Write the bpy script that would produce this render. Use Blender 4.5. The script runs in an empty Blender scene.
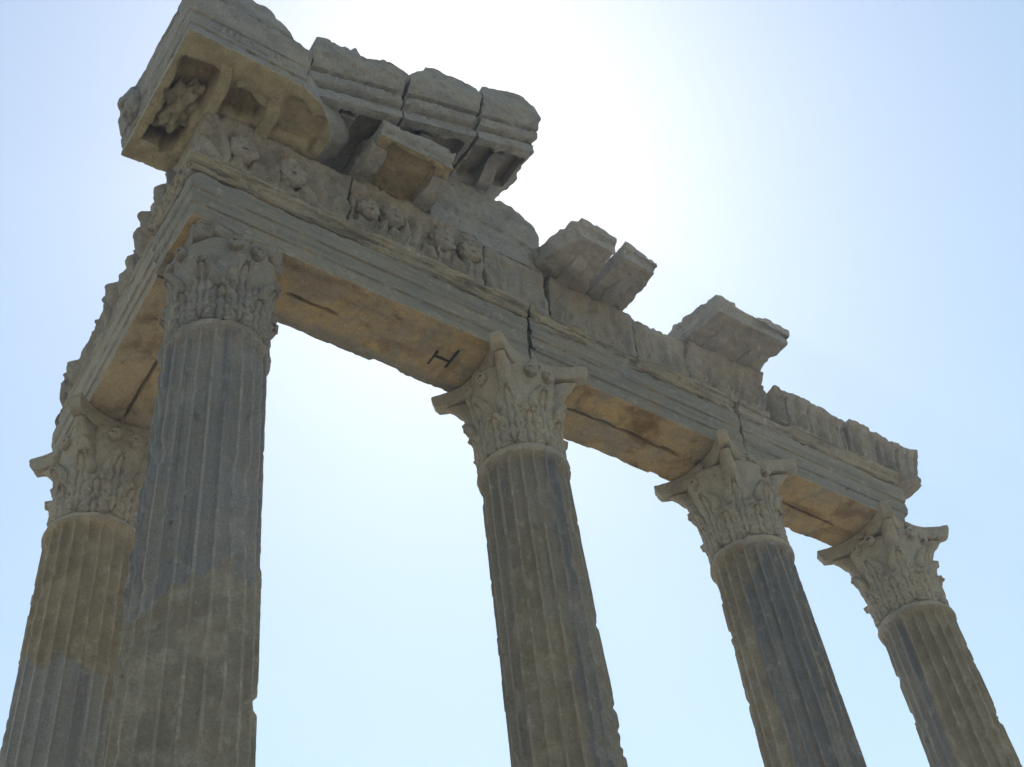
import bpy, bmesh, math, random
import numpy as np
from math import radians, sin, cos, pi
from mathutils import Matrix, Vector

# ------------------------------------------------------------------ camera, sky, sun, exposure
scene = bpy.context.scene
COL = scene.collection
cam = bpy.data.objects.new("camera", bpy.data.cameras.new("camera"))
COL.objects.link(cam)
RIGHT, UP, FWD = (0.81769214, -0.56512275, -0.10961683), (-0.34303812, -0.63127172, 0.69557233), (0.46228175, 0.53116127, 0.71004457)
UP = tuple(Vector(RIGHT).cross(Vector(FWD)))
m = Matrix(((RIGHT[0], UP[0], -FWD[0]), (RIGHT[1], UP[1], -FWD[1]), (RIGHT[2], UP[2], -FWD[2]))).to_4x4()
m.translation = (-2.48995, -6.31987, 1.6)
cam.matrix_world = m
cam.data.sensor_fit = 'HORIZONTAL'
cam.data.sensor_width = 36
cam.data.lens = 36 * 1225.36 / 1024
cam.data.clip_start = 0.05
cam.data.clip_end = 5000
scene.camera = cam

SUN_EL, SUN_AZ = 56.5, 39.0            # azimuth from +Y towards +X
world = bpy.data.worlds.new("World")
scene.world = world
world.use_nodes = True
wn = world.node_tree.nodes
bg = wn.get("Background") or wn.new("ShaderNodeBackground")
sky = wn.new("ShaderNodeTexSky")
sky.sky_type = 'NISHITA'
sky.sun_disc = False
sky.sun_elevation = radians(SUN_EL)
sky.sun_rotation = radians(SUN_AZ)
sky.altitude = 10
sky.air_density = 2.3
sky.dust_density = 0.65
sky.ozone_density = 3.0
world.node_tree.links.new(sky.outputs[0], bg.inputs[0])
bg.inputs[1].default_value = 0.10
sun = bpy.data.objects.new("sun", bpy.data.lights.new("sun", 'SUN'))
COL.objects.link(sun)
sun.data.energy = 3.0
sun.data.angle = radians(0.5)
sun.data.color = (1.0, 0.94, 0.83)
sd = Vector((sin(radians(SUN_AZ)) * cos(radians(SUN_EL)), cos(radians(SUN_AZ)) * cos(radians(SUN_EL)), sin(radians(SUN_EL))))
sun.rotation_euler = sd.to_track_quat('Z', 'Y').to_euler()
sun.location = sd * 60
vs = scene.view_settings
vs.view_transform = 'Standard'
vs.look = 'None'
vs.gamma = 1
vs.use_curve_mapping = False
vs.exposure = 0.43

# ------------------------------------------------------------------ numeric helpers
def _hash(ix, iy, iz, seed):
    h = (ix.astype(np.int64) * 374761393 + iy.astype(np.int64) * 668265263 + iz.astype(np.int64) * 2147483647 + seed * 974634547) & 0xffffffff
    h = ((h ^ (h >> 13)) * 1274126177) & 0xffffffff
    h = ((h ^ (h >> 16)) * 2246822519) & 0xffffffff
    h = h ^ (h >> 15)
    return (h & 0xffffff) / float(0xffffff) * 2 - 1

def noise(P, scale, seed=0):
    Q = np.asarray(P, float) * scale + 131.7
    I = np.floor(Q)
    f = Q - I
    f = f * f * f * (f * (f * 6 - 15) + 10)
    i = I.astype(np.int64)
    out = 0
    for a in (0, 1):
        for b in (0, 1):
            for c in (0, 1):
                w = (f[:, 0] if a else 1 - f[:, 0]) * (f[:, 1] if b else 1 - f[:, 1]) * (f[:, 2] if c else 1 - f[:, 2])
                out = out + w * _hash(i[:, 0] + a, i[:, 1] + b, i[:, 2] + c, seed)
    return out

def fbm(P, scale, octaves=4, seed=0, rough=0.5):
    t, a, n = 0, 1.0, 0
    for o in range(octaves):
        t = t + a * noise(P, scale * 2 ** o, seed + 17 * o)
        n += a
        a *= rough
    return t / n

def sstep(a, b, x):
    t = np.clip((x - a) / (b - a), 0, 1)
    return t * t * (3 - 2 * t)

def levels(a, b, step, *marks):
    """even levels from a to b with a tight pair of levels at each mark, so a step there stays crisp"""
    xs = set(np.round(np.linspace(a, b, max(2, int(round((b - a) / step)) + 1)), 5))
    for k in marks:
        for e in (-0.004, 0.004):
            if a < k + e < b:
                xs = {x for x in xs if abs(x - k - e) > 0.003}
                xs.add(round(k + e, 5))
    xs |= {a, b}
    return np.array(sorted(xs))

def gridbox(xs, ys, zs):
    """shell of a box as six shared-vertex grids (quads, outward)"""
    nx, ny, nz = len(xs), len(ys), len(zs)
    idx = -np.ones((nx, ny, nz), int)
    sh = np.zeros((nx, ny, nz), bool)
    sh[0] = sh[-1] = True
    sh[:, 0] = sh[:, -1] = True
    sh[:, :, 0] = sh[:, :, -1] = True
    idx[sh] = np.arange(sh.sum())
    I, J, K = np.nonzero(sh)
    V = np.stack([xs[I], ys[J], zs[K]], 1).astype(float)
    F = []
    def quad(g, flip):
        q = np.stack([g[:-1, :-1], g[1:, :-1], g[1:, 1:], g[:-1, 1:]], -1).reshape(-1, 4)
        F.append(q[:, ::-1] if flip else q)
    quad(idx[:, :, 0], True)
    quad(idx[:, :, -1], False)
    quad(idx[:, 0, :], False)
    quad(idx[:, -1, :], True)
    quad(idx[0], True)
    quad(idx[-1], False)
    return V, np.concatenate(F)

def rings(R, cap0=True, cap1=True):
    """rows of closed rings R[nrow, n, 3] (counter-clockwise, going up) to a closed mesh"""
    nr, n, _ = R.shape
    V = R.reshape(-1, 3)
    a = np.arange(nr * n).reshape(nr, n)
    b = np.roll(a, -1, 1)
    F = [np.stack([a[:-1], b[:-1], b[1:], a[1:]], -1).reshape(-1, 4)]
    V = [V]
    c = nr * n
    if cap0:
        V.append(R[0].mean(0)[None]); F.append(np.stack([a[0], np.full(n, c), b[0], b[0]], -1)); c += 1
    if cap1:
        V.append(R[-1].mean(0)[None]); F.append(np.stack([a[-1], b[-1], np.full(n, c), np.full(n, c)], -1))
    return np.concatenate(V), np.concatenate(F)

def normals(V, F):
    n = np.cross(V[F[:, 2]] - V[F[:, 0]], V[F[:, 3]] - V[F[:, 1]])
    t = F[:, 2] == F[:, 3]
    if t.any():
        n[t] = np.cross(V[F[t, 1]] - V[F[t, 0]], V[F[t, 2]] - V[F[t, 0]])
    N = np.zeros_like(V)
    for k in range(4):
        for c in range(3):
            N[:, c] += np.bincount(F[:, k], n[:, c], len(V))
    return N / np.maximum(np.linalg.norm(N, axis=1, keepdims=True), 1e-12)

def smoothed(V, F, it):
    e = np.concatenate([F[:, [0, 1]], F[:, [1, 2]], F[:, [2, 3]], F[:, [3, 0]]])
    e = e[e[:, 0] != e[:, 1]]
    e = np.concatenate([e, e[:, ::-1]])
    d = np.maximum(np.bincount(e[:, 0], minlength=len(V)), 1)
    S = V.copy()
    for _ in range(it):
        T = np.empty_like(S)
        for c in range(3):
            T[:, c] = np.bincount(e[:, 0], S[e[:, 1], c], len(V)) / d
        S = 0.3 * S + 0.7 * T
    return S

def weather(V, F, off=(0, 0, 0), rough=0.006, lump=0.0, wear=0.5, it=6, chip=0.0, seed=0):
    """erode: worn convex edges, broken chips, lumpy and rough faces.  Returns new V"""
    P = V + np.array(off)
    S = smoothed(V, F, it)
    N = normals(V, F)
    convex = np.einsum('ij,ij->i', V - S, N)
    mask = sstep(-0.35 + 0.5 * (1 - wear), 0.45, fbm(P, 2.6, 3, seed + 3)) * 0.9 + 0.1 * wear
    mask = np.where(convex > 0, mask, mask * 0.35)
    W = V + (S - V) * mask[:, None]
    if chip > 0:
        S2 = smoothed(V, F, it * 4)
        cm = sstep(0.22, 0.42, fbm(P, 3.1, 4, seed + 9)) * (convex > 0.001)
        W = W + (S2 - W) * (cm * chip)[:, None]
    d = rough * fbm(P, 14, 4, seed + 21, 0.6) + lump * fbm(P, 2.2, 3, seed + 33)
    pit = -rough * 1.4 * sstep(0.25, 0.6, noise(P, 22, seed + 41))
    return W + N * (d + pit)[:, None]

# ------------------------------------------------------------------ linking
def mesh_of(name, V, F, mat, sharp=42, attrs=None):
    me = bpy.data.meshes.new(name)
    V = np.asarray(V, np.float32)
    tri = F[:, 2] == F[:, 3]
    q, t = F[~tri], F[tri][:, :3]
    # degenerate cap quads may repeat another corner
    loops = np.concatenate([q.ravel(), t.ravel()]).astype(np.int32)
    starts = np.concatenate([np.arange(len(q)) * 4, len(q) * 4 + np.arange(len(t)) * 3]).astype(np.int32)
    me.vertices.add(len(V)); me.vertices.foreach_set("co", V.ravel())
    me.loops.add(len(loops)); me.loops.foreach_set("vertex_index", loops)
    me.polygons.add(len(starts)); me.polygons.foreach_set("loop_start", starts)
    me.update(calc_edges=True)
    me.validate()
    me.polygons.foreach_set("use_smooth", np.ones(len(me.polygons), bool))
    if sharp:
        me.set_sharp_from_angle(angle=radians(sharp))
    for k, v in (attrs or {}).items():
        a = me.attributes.new(k, 'FLOAT', 'POINT')
        a.data.foreach_set("value", np.asarray(v, np.float32))
    me.materials.append(mat)
    return me

def link(name, me, parent=None, loc=(0, 0, 0), rot=(0, 0, 0), scale=(1, 1, 1)):
    o = bpy.data.objects.new(name, me)
    COL.objects.link(o)
    o.location, o.rotation_euler, o.scale = loc, rot, scale
    if parent:
        o.parent = parent
    return o

def part(name, V, F, mat, parent, sharp=42, attrs=None, loc=(0, 0, 0), rot=(0, 0, 0)):
    return link(name, mesh_of(name, V, F, mat, sharp, attrs), parent, loc, rot)

def thing(name, label, cat, loc=(0, 0, 0), rotz=0, group=None):
    o = link(name, None, None, loc, (0, 0, rotz))
    o.empty_display_size = 0.2
    o["label"], o["category"], o["kind"] = label, cat, "thing"
    if group:
        o["group"] = group
    return o

# ------------------------------------------------------------------ materials
def stone(name, a, b, streak=None, streak_scale=(7, 7, 0.5), streak_amt=0.5, patch=(0.30, 0.265, 0.205), warm_tint=(0.36, 0.25, 0.13),
          spot=0.5, bump=0.5, spotc=(0.07, 0.06, 0.05), crustc=(0.185, 0.188, 0.20)):
    def ds(c, k=0.05):
        g = 0.3 * c[0] + 0.6 * c[1] + 0.1 * c[2]
        return tuple(x + (g - x) * k for x in c)
    a, b, patch = ds(a), ds(b), ds(patch, 0.0)
    streak = ds(streak) if streak else None
    M = bpy.data.materials.new(name)
    M.use_nodes = True
    N, L = M.node_tree.nodes, M.node_tree.links
    bs = N["Principled BSDF"]
    bs.inputs["Roughness"].default_value = 0.88
    bs.inputs["Specular IOR Level"].default_value = 0.2
    tc, oi = N.new("ShaderNodeTexCoord"), N.new("ShaderNodeObjectInfo")
    mul = N.new("ShaderNodeMath"); mul.operation = 'MULTIPLY'; mul.inputs[1].default_value = 61.0
    L.new(oi.outputs["Random"], mul.inputs[0])
    add = N.new("ShaderNodeVectorMath"); add.operation = 'ADD'
    L.new(tc.outputs["Object"], add.inputs[0]); L.new(mul.outputs[0], add.inputs[1])
    vec = add.outputs[0]
    def nz(scale, detail=6, rough=0.6, v=None, dist=0.0):
        n = N.new("ShaderNodeTexNoise")
        n.inputs["Scale"].default_value = scale
        n.inputs["Detail"].default_value = detail
        n.inputs["Roughness"].default_value = rough
        n.inputs["Distortion"].default_value = dist
        L.new(v or vec, n.inputs["Vector"])
        return n.outputs["Fac"]
    def ramp(fac, lo, hi):
        r = N.new("ShaderNodeMapRange")
        r.interpolation_type = 'SMOOTHSTEP'
        r.inputs[1].default_value, r.inputs[2].default_value = lo, hi
        L.new(fac, r.inputs[0])
        return r.outputs[0]
    def math_(op, x, y):
        n = N.new("ShaderNodeMath"); n.operation = op; n.use_clamp = False
        for i, s in enumerate((x, y)):
            if isinstance(s, (int, float)): n.inputs[i].default_value = s
            else: L.new(s, n.inputs[i])
        return n.outputs[0]
    def mix(fac, c0, c1, mode='MIX'):
        n = N.new("ShaderNodeMix"); n.data_type = 'RGBA'; n.blend_type = mode
        if isinstance(fac, float): n.inputs[0].default_value = fac
        else: L.new(fac, n.inputs[0])
        for i, c in ((6, c0), (7, c1)):
            if isinstance(c, tuple): n.inputs[i].default_value = (*c, 1)
            else: L.new(c, n.inputs[i])
        return n.outputs[2]
    def attr(nm):
        n = N.new("ShaderNodeAttribute"); n.attribute_name = nm
        return n.outputs["Fac"]
    c = mix(ramp(nz(1.6, 8, 0.65, dist=0.6), 0.36, 0.64), a, b)
    if streak:
        mp = N.new("ShaderNodeVectorMath"); mp.operation = 'MULTIPLY'
        mp.inputs[1].default_value = streak_scale
        L.new(vec, mp.inputs[0])
        s = ramp(nz(1.0, 6, 0.62, mp.outputs[0], 0.3), 0.44, 0.66)
        c = mix(math_('MULTIPLY', s, streak_amt), c, streak)
    pc = mix(ramp(nz(4.5, 6, 0.6), 0.35, 0.65), tuple(x * 0.82 for x in patch), tuple(x * 1.12 for x in patch))
    c = mix(attr("patch"), c, pc)
    mq = N.new("ShaderNodeVectorMath"); mq.operation = 'MULTIPLY'; mq.inputs[1].default_value = (10, 10, 0.5)
    L.new(vec, mq.inputs[0])
    c = mix(math_('MULTIPLY', attr("crust"), math_('ADD', math_('MULTIPLY', ramp(nz(1, 6, 0.65, mq.outputs[0]), 0.38, 0.58), 0.7), 0.2)), c, crustc)
    st = mix(ramp(nz(2.6, 7, 0.66, dist=0.7), 0.46, 0.66), warm_tint, (warm_tint[0] * 0.50, warm_tint[1] * 0.44, warm_tint[2] * 0.42))
    c = mix(math_('MULTIPLY', attr("warm_tint"), math_('ADD', math_('MULTIPLY', ramp(nz(1.9, 7, 0.68, dist=0.8), 0.34, 0.58), 0.75), 0.25)), c, st)
    c = mix(math_('MULTIPLY', ramp(nz(5.2, 7, 0.7), 0.60, 0.70), spot), c, spotc)
    c = mix(math_('MULTIPLY', ramp(nz(9.0, 5, 0.6), 0.55, 0.72), 0.45), c, (0.46, 0.43, 0.36))
    c = mix(math_('MULTIPLY', ramp(nz(2.7, 7, 0.68, dist=1.2), 0.56, 0.68), 0.42), c, (0.31, 0.235, 0.15))
    c = mix(math_('MULTIPLY', ramp(nz(3.6, 7, 0.72, dist=0.5), 0.60, 0.70), 0.45), c, (0.40, 0.39, 0.365))
    sp = N.new("ShaderNodeMapRange")
    sp.inputs[1].default_value, sp.inputs[2].default_value, sp.inputs[3].default_value, sp.inputs[4].default_value = 0.3, 0.7, 0.78, 1.2
    L.new(nz(55, 4, 0.7), sp.inputs[0])
    cv = N.new("ShaderNodeVectorMath"); cv.operation = 'SCALE'
    L.new(c, cv.inputs[0]); L.new(sp.outputs[0], cv.inputs["Scale"])
    L.new(cv.outputs[0], bs.inputs["Base Color"])
    h = math_('ADD', math_('MULTIPLY', nz(18, 8, 0.7), 1.0), math_('MULTIPLY', nz(80, 4, 0.6), 0.25))
    bp = N.new("ShaderNodeBump")
    bp.inputs["Strength"].default_value = bump
    bp.inputs["Distance"].default_value = 0.03
    L.new(h, bp.inputs["Height"]); L.new(bp.outputs[0], bs.inputs["Normal"])
    return M

def plain(name, col, rough=0.8, metal=0.0):
    M = bpy.data.materials.new(name); M.use_nodes = True
    N, L = M.node_tree.nodes, M.node_tree.links
    bs = N["Principled BSDF"]
    n = N.new("ShaderNodeTexNoise"); n.inputs["Scale"].default_value = 30
    mx = N.new("ShaderNodeMix"); mx.data_type = 'RGBA'
    mx.inputs[6].default_value = (*[c * 0.7 for c in col], 1); mx.inputs[7].default_value = (*[c * 1.3 for c in col], 1)
    L.new(n.outputs["Fac"], mx.inputs[0]); L.new(mx.outputs[2], bs.inputs["Base Color"])
    bs.inputs["Roughness"].default_value = rough; bs.inputs["Metallic"].default_value = metal
    return M

TAN, GREY, COOL = (0.36, 0.30, 0.21), (0.29, 0.275, 0.25), (0.22, 0.225, 0.235)
M_BEAM = stone("beam marble", (0.30, 0.268, 0.21), (0.245, 0.24, 0.215), (0.15, 0.14, 0.13), (0.7, 9, 11), 0.55, warm_tint=(0.46, 0.345, 0.185))
M_LEFTBEAM = stone("side beam marble", (0.38, 0.33, 0.24), (0.33, 0.30, 0.25), (0.22, 0.20, 0.18), (6, 0.5, 6), 0.35, warm_tint=(0.45, 0.365, 0.23))
M_CROWN = stone("crown marble", (0.36, 0.315, 0.23), (0.29, 0.27, 0.225), (0.055, 0.05, 0.045), (1.6, 14, 16), 0.75, spot=0.9)
M_FRIEZE = stone("frieze marble", (0.35, 0.315, 0.255), (0.285, 0.27, 0.25), (0.16, 0.14, 0.12), (5, 5, 1.6), 0.55)
M_CORNICE = stone("cornice marble", (0.345, 0.33, 0.295), (0.28, 0.278, 0.275), (0.17, 0.165, 0.16), (2, 2, 7), 0.45, patch=(0.38, 0.335, 0.22))
M_SOFFIT = stone("soffit marble", (0.40, 0.345, 0.22), (0.36, 0.32, 0.24), (0.24, 0.19, 0.12), (2, 2, 2), 0.4, warm_tint=(0.36, 0.24, 0.11))
M_CAP = stone("capital marble", (0.42, 0.365, 0.275), (0.36, 0.325, 0.265), (0.22, 0.205, 0.185), (4, 4, 2.5), 0.5)
M_CAPGREY = stone("grey capital marble", (0.31, 0.28, 0.23), (0.25, 0.235, 0.215), (0.15, 0.145, 0.14), (4, 4, 2.5), 0.55)
M_SHAFT = stone("shaft marble", (0.325, 0.29, 0.235), (0.285, 0.265, 0.24), (0.175, 0.17, 0.175), (13, 13, 0.28), 0.7, patch=(0.315, 0.268, 0.195))
M_SHAFTA = stone("corner shaft marble", (0.30, 0.28, 0.245), (0.27, 0.262, 0.25), (0.165, 0.165, 0.175), (12, 12, 0.25), 0.75, patch=(0.295, 0.262, 0.20))
M_SHAFTE = stone("side shaft marble", (0.34, 0.315, 0.275), (0.30, 0.29, 0.27), (0.185, 0.185, 0.185), (12, 12, 0.3), 0.7, patch=(0.335, 0.275, 0.185))
M_SHAFTTAN = stone("tan shaft marble", (0.325, 0.28, 0.215), (0.285, 0.255, 0.21), (0.195, 0.18, 0.165), (13, 13, 0.3), 0.6, patch=(0.31, 0.265, 0.195))
M_IRON = plain("black iron", (0.02, 0.019, 0.018), 0.6, 0.4)
M_PAVE = stone("paving stone", (0.42, 0.37, 0.29), (0.34, 0.31, 0.26), spot=0.3)

def ground_mat():
    M = bpy.data.materials.new("dry earth"); M.use_nodes = True
    N, L = M.node_tree.nodes, M.node_tree.links
    bs = N["Principled BSDF"]; bs.inputs["Roughness"].default_value = 0.95
    tc = N.new("ShaderNodeTexCoord")
    def nz(s, d):
        n = N.new("ShaderNodeTexNoise"); n.inputs["Scale"].default_value = s; n.inputs["Detail"].default_value = d
        L.new(tc.outputs["Object"], n.inputs["Vector"]); return n.outputs["Fac"]
    r = N.new("ShaderNodeValToRGB")
    r.color_ramp.elements[0].position, r.color_ramp.elements[1].position = 0.35, 0.65
    r.color_ramp.elements[0].color = (0.275, 0.235, 0.175, 1)
    r.color_ramp.elements[1].color = (0.345, 0.295, 0.225, 1)
    L.new(nz(0.35, 9), r.inputs[0]); L.new(r.outputs[0], bs.inputs["Base Color"])
    bp = N.new("ShaderNodeBump"); bp.inputs["Distance"].default_value = 0.05
    L.new(nz(9, 8), bp.inputs["Height"]); L.new(bp.outputs[0], bs.inputs["Normal"])
    return M

# ------------------------------------------------------------------ ground and platform (below the picture)
gs = np.array(sorted(set(np.round(np.concatenate([-np.geomspace(1, 1200, 24), np.linspace(-1, 1, 5), np.geomspace(1, 1200, 24)]), 3))))
GX, GY = np.meshgrid(gs, gs, indexing='ij')
gi = np.arange(GX.size).reshape(GX.shape)
gV = np.stack([GX.ravel(), GY.ravel(), np.zeros(GX.size)], 1)
gF = np.stack([gi[:-1, :-1], gi[1:, :-1], gi[1:, 1:], gi[:-1, 1:]], -1).reshape(-1, 4)
gr = link("ground", mesh_of("ground", gV, gF, ground_mat(), 0)); gr["kind"] = "structure"
SZ = 1.11                                # platform top
pv = link("pavement", None); pv["kind"] = "structure"
for k in range(3):
    e = 1.05 + 0.36 * (2 - k)
    V, F = gridbox(levels(-e, 16 + e, 0.35), levels(-e, 27 + e, 0.35), levels(0.37 * k - (0.02 if k else 0.05), 0.37 * (k + 1), 0.12))
    V = weather(V, F, rough=0.006, wear=0.4, seed=80 + k)
    s = part("step", V, F, M_PAVE, pv); s["kind"] = "structure"

# ------------------------------------------------------------------ columns
CH, NECK, RT = 8.90, 7.69, 0.398         # column height, necking height, radius under the necking
CAMXY = np.array([-2.49, -6.32])

def shaft(parent, mat, xy, tap, seed, patches=(), rough=0.006, chips=0.5, ruin=None, crust=None):
    NF, PER = 22, 12
    n = NF * PER
    zs = np.concatenate([np.linspace(0.42, 3.0, 30)[:-1], np.linspace(3.0, NECK, 190)])
    th = np.arange(n) / n * 2 * pi
    T, Z = np.meshgrid(th, zs)
    f = (T * NF / (2 * pi)) % 1.0
    fl = np.clip(1 - ((f - 0.5) / 0.405) ** 2, 0, 1) ** 0.5
    P = np.stack([np.cos(T).ravel(), np.sin(T).ravel(), Z.ravel()], 1)
    P[:, :2] *= RT
    depth = 0.052 * sstep(0.42, 0.60, Z) * (1 - sstep(NECK - 0.085, NECK - 0.03, Z))
    Rr = RT + tap * (NECK - Z) + 0.022 * sstep(NECK - 0.09, NECK, Z) + 0.05 * (1 - sstep(0.42, 0.62, Z))
    W = P + seed * 13.1
    er = sstep(0.05, 0.6, fbm(W * np.array([1, 1, 0.55]), 2.0, 4, 5)).reshape(T.shape)     # worn zones
    arris = sstep(0.15, 0.0, fl)                                                            # the narrow ridges
    ch = sstep(0.20, 0.40, fbm(W * np.array([1.6, 1.6, 1.0]), 4.2, 4, 8)).reshape(T.shape)  # broken ridges
    r = Rr - depth * fl * (1 - 0.25 * er) - arris * depth * (0.15 * er + chips * ch)
    face = math.atan2(*(CAMXY - np.array(xy))[::-1])
    psi = (T - face + pi) % (2 * pi) - pi            # angle from the side facing the path, + is counter-clockwise
    n1 = fbm(W * np.array([1, 1, 0.8]), 2.4, 4, 31).reshape(T.shape)
    n2 = fbm(W, 9.0, 3, 37).reshape(T.shape)
    pat = np.zeros_like(T)
    for fn in patches:
        pat = np.maximum(pat, sstep(-0.02, 0.03, fn(psi, Z, n1, n2)))
    r = r + pat * 0.012
    if ruin:
        r = r - ruin(psi, Z, n1, n2)
    for zj in (2.3, 4.75):                            # joints between the drums
        zz = zj + 0.35 * math.sin(seed * 3.3)
        r = r - 0.012 * np.exp(-((Z - zz) / 0.012) ** 2)
    r = r + rough * fbm(W, 8, 4, 51, 0.6).reshape(T.shape) * 0.5 - 0.007 * sstep(0.3, 0.6, noise(W, 17, 61)).reshape(T.shape)
    R = np.stack([r * np.cos(T), r * np.sin(T), Z], -1)
    V, F = rings(R)
    so = np.zeros_like(T)
    if crust:
        so = sstep(-0.05, 0.05, crust(psi, Z, n1, n2))
    return part("shaft", V, F, mat, parent, 50, {"patch": np.append(pat.ravel(), [0, 0]), "crust": np.append(so.ravel(), [0, 0])})

def bell_r(z):
    return np.interp(z, [NECK, NECK + 0.08, NECK + 0.5, NECK + 0.85, NECK + 1.07], [0.362, 0.362, 0.375, 0.405, 0.450])

def lathe(rf, zs, n, seed, rough):
    th = np.arange(n) / n * 2 * pi
    T, Z = np.meshgrid(th, zs)
    R0 = rf(Z)
    R = np.stack([R0 * np.cos(T), R0 * np.sin(T), Z], -1)
    V, F = rings(R)
    return weather(V, F, off=(seed * 7.7,) * 3, rough=rough, wear=0.6, it=4, chip=0.5, seed=seed), F

def leaf_mesh(name, mat, z0, h, w, out, seed):
    nu, nv = 25, 44
    U, Vv = np.meshgrid(np.linspace(-1, 1, nu), np.linspace(0, 1, nv))
    ph = 3.4 * Vv + 0.1
    notch = np.abs(np.sin(pi * ph)) ** 0.6                     # 0 in the notch between two lobes
    hw = w * (0.58 + 0.50 * np.sin(pi * Vv ** 0.80)) * (0.50 + 0.50 * notch) * np.sqrt(np.clip(1.03 - Vv ** 5, 0.0, 1))
    s = U * hw
    zz = z0 + h * np.where(Vv < 0.86, Vv, 0.86 + 0.05 * np.sin((Vv - 0.86) / 0.14 * pi) - 0.05 * sstep(0.86, 1, Vv))
    curl = out * sstep(0.55, 0.95, Vv) ** 1.5
    # the lobes stand up between deep channels that run in towards the midrib
    chan = np.abs(np.sin(pi * (ph - 1.15 * np.abs(U)))) ** 0.55
    mid = np.exp(-(U / 0.11) ** 2)
    side = np.exp(-((np.abs(U) - 0.24) / 0.09) ** 2)
    rel = 0.050 * (0.35 + 0.65 * chan) * (1 - 0.5 * np.abs(U) ** 2) * (1 - mid) + 0.036 * mid - 0.030 * side
    r = bell_r(zz) + 0.008 + curl + rel * np.clip(1 - U ** 6, 0, 1) ** 0.5
    ang = s / (bell_r(zz) + 0.02)
    front = np.stack([r * np.sin(ang), -r * np.cos(ang), zz], -1)
    rb = bell_r(zz) - 0.04 + curl * 0.8
    back = np.stack([rb * np.sin(ang * 0.97), -rb * np.cos(ang * 0.97), zz], -1)
    A = np.arange(nu * nv).reshape(nv, nu)
    B = A + nu * nv
    q = lambda g: np.stack([g[:-1, :-1], g[:-1, 1:], g[1:, 1:], g[1:, :-1]], -1).reshape(-1, 4)
    F = [q(A), q(B)[:, ::-1]]
    def side_(a, b):
        F.append(np.stack([a[:-1], b[:-1], b[1:], a[1:]], -1))
    side_(A[:, 0], B[:, 0]); side_(B[:, -1], A[:, -1]); side_(B[0], A[0]); side_(A[-1], B[-1])
    V = np.concatenate([front.reshape(-1, 3), back.reshape(-1, 3)])
    F = np.concatenate(F)
    V = weather(V, F, off=(seed * 3.7, 0, 0), rough=0.005, lump=0.008, wear=0.3, it=1, chip=0.5, seed=seed)
    return mesh_of(name, V, F, mat, 55)

def tube(path, wid, thick, n=12):
    """elliptic section swept along a path lying in the plane y = 0 (x outward, z up)"""
    path = np.asarray(path, float)
    t = np.gradient(path, axis=0)
    t /= np.linalg.norm(t, axis=1, keepdims=True)
    nrm = np.stack([-t[:, 2], np.zeros(len(t)), t[:, 0]], 1)
    a = np.arange(n) / n * 2 * pi
    ca, sa = np.sign(np.cos(a)) * np.abs(np.cos(a)) ** 0.7, np.sign(np.sin(a)) * np.abs(np.sin(a)) ** 0.7
    wid, thick = np.broadcast_to(wid, len(path)), np.broadcast_to(thick, len(path))
    R = path[:, None] + nrm[:, None] * (thick[:, None] * sa)[..., None] + np.array([0, 1.0, 0]) * (wid[:, None] * ca)[..., None]
    return rings(R)

def volute_mesh(name, mat, r_end, seed, size=0.0):
    """the flaring arm under a horn (size 0), or a small flat scroll (size > 0)"""
    if size == 0:
        hz = np.array([0.38, 0.55, 0.68, 0.79, 0.88, 0.94, 0.99, 1.03, 1.062])
        ro = np.array([0.385, 0.408, 0.430, 0.462, 0.505, 0.550, 0.600, r_end - 0.01, r_end + 0.01])
        z = np.linspace(0.38, 1.062, 26)
        r1 = np.interp(z, hz, ro)
        w = np.interp(z, [0.38, 0.7, 0.95, 1.062], [0.05, 0.095, 0.075, 0.06])
        a = np.arange(28) / 28 * 2 * pi
        ca, sa = np.sign(np.cos(a)) * np.abs(np.cos(a)) ** 0.55, np.sign(np.sin(a)) * np.abs(np.sin(a)) ** 0.55
        mid, half = (r1 + 0.28) / 2, (r1 - 0.28) / 2
        R = np.stack([mid[:, None] + half[:, None] * ca, w[:, None] * sa * (1 - 0.25 * (ca > 0) * np.abs(ca)), np.repeat(NECK + z[:, None], 28, 1)], -1)
        V, F = rings(R)
    else:
        a = np.linspace(-0.6 * pi, 2.0 * pi, 34)
        rad = size * (1 - 0.75 * np.clip(a / (2 * pi), 0, 1)) + 0.0 * a
        cz = NECK + 0.98
        x = rad * np.cos(a); z = cz + rad * np.sin(a)
        path = np.stack([x, 0 * a, z], 1)
        V, F = tube(path, 0.045, 0.016)
        # the scroll lies flat against the bell: its axis points outward
        V = np.stack([r_end + V[:, 1], V[:, 0], V[:, 2]], 1)
        F = F[:, ::-1]
    V = weather(V, F, off=(seed * 1.3, 0, 0), rough=0.010, lump=0.016, wear=0.7, it=2, seed=seed)
    return mesh_of(name, V, F, mat, 60)

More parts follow.
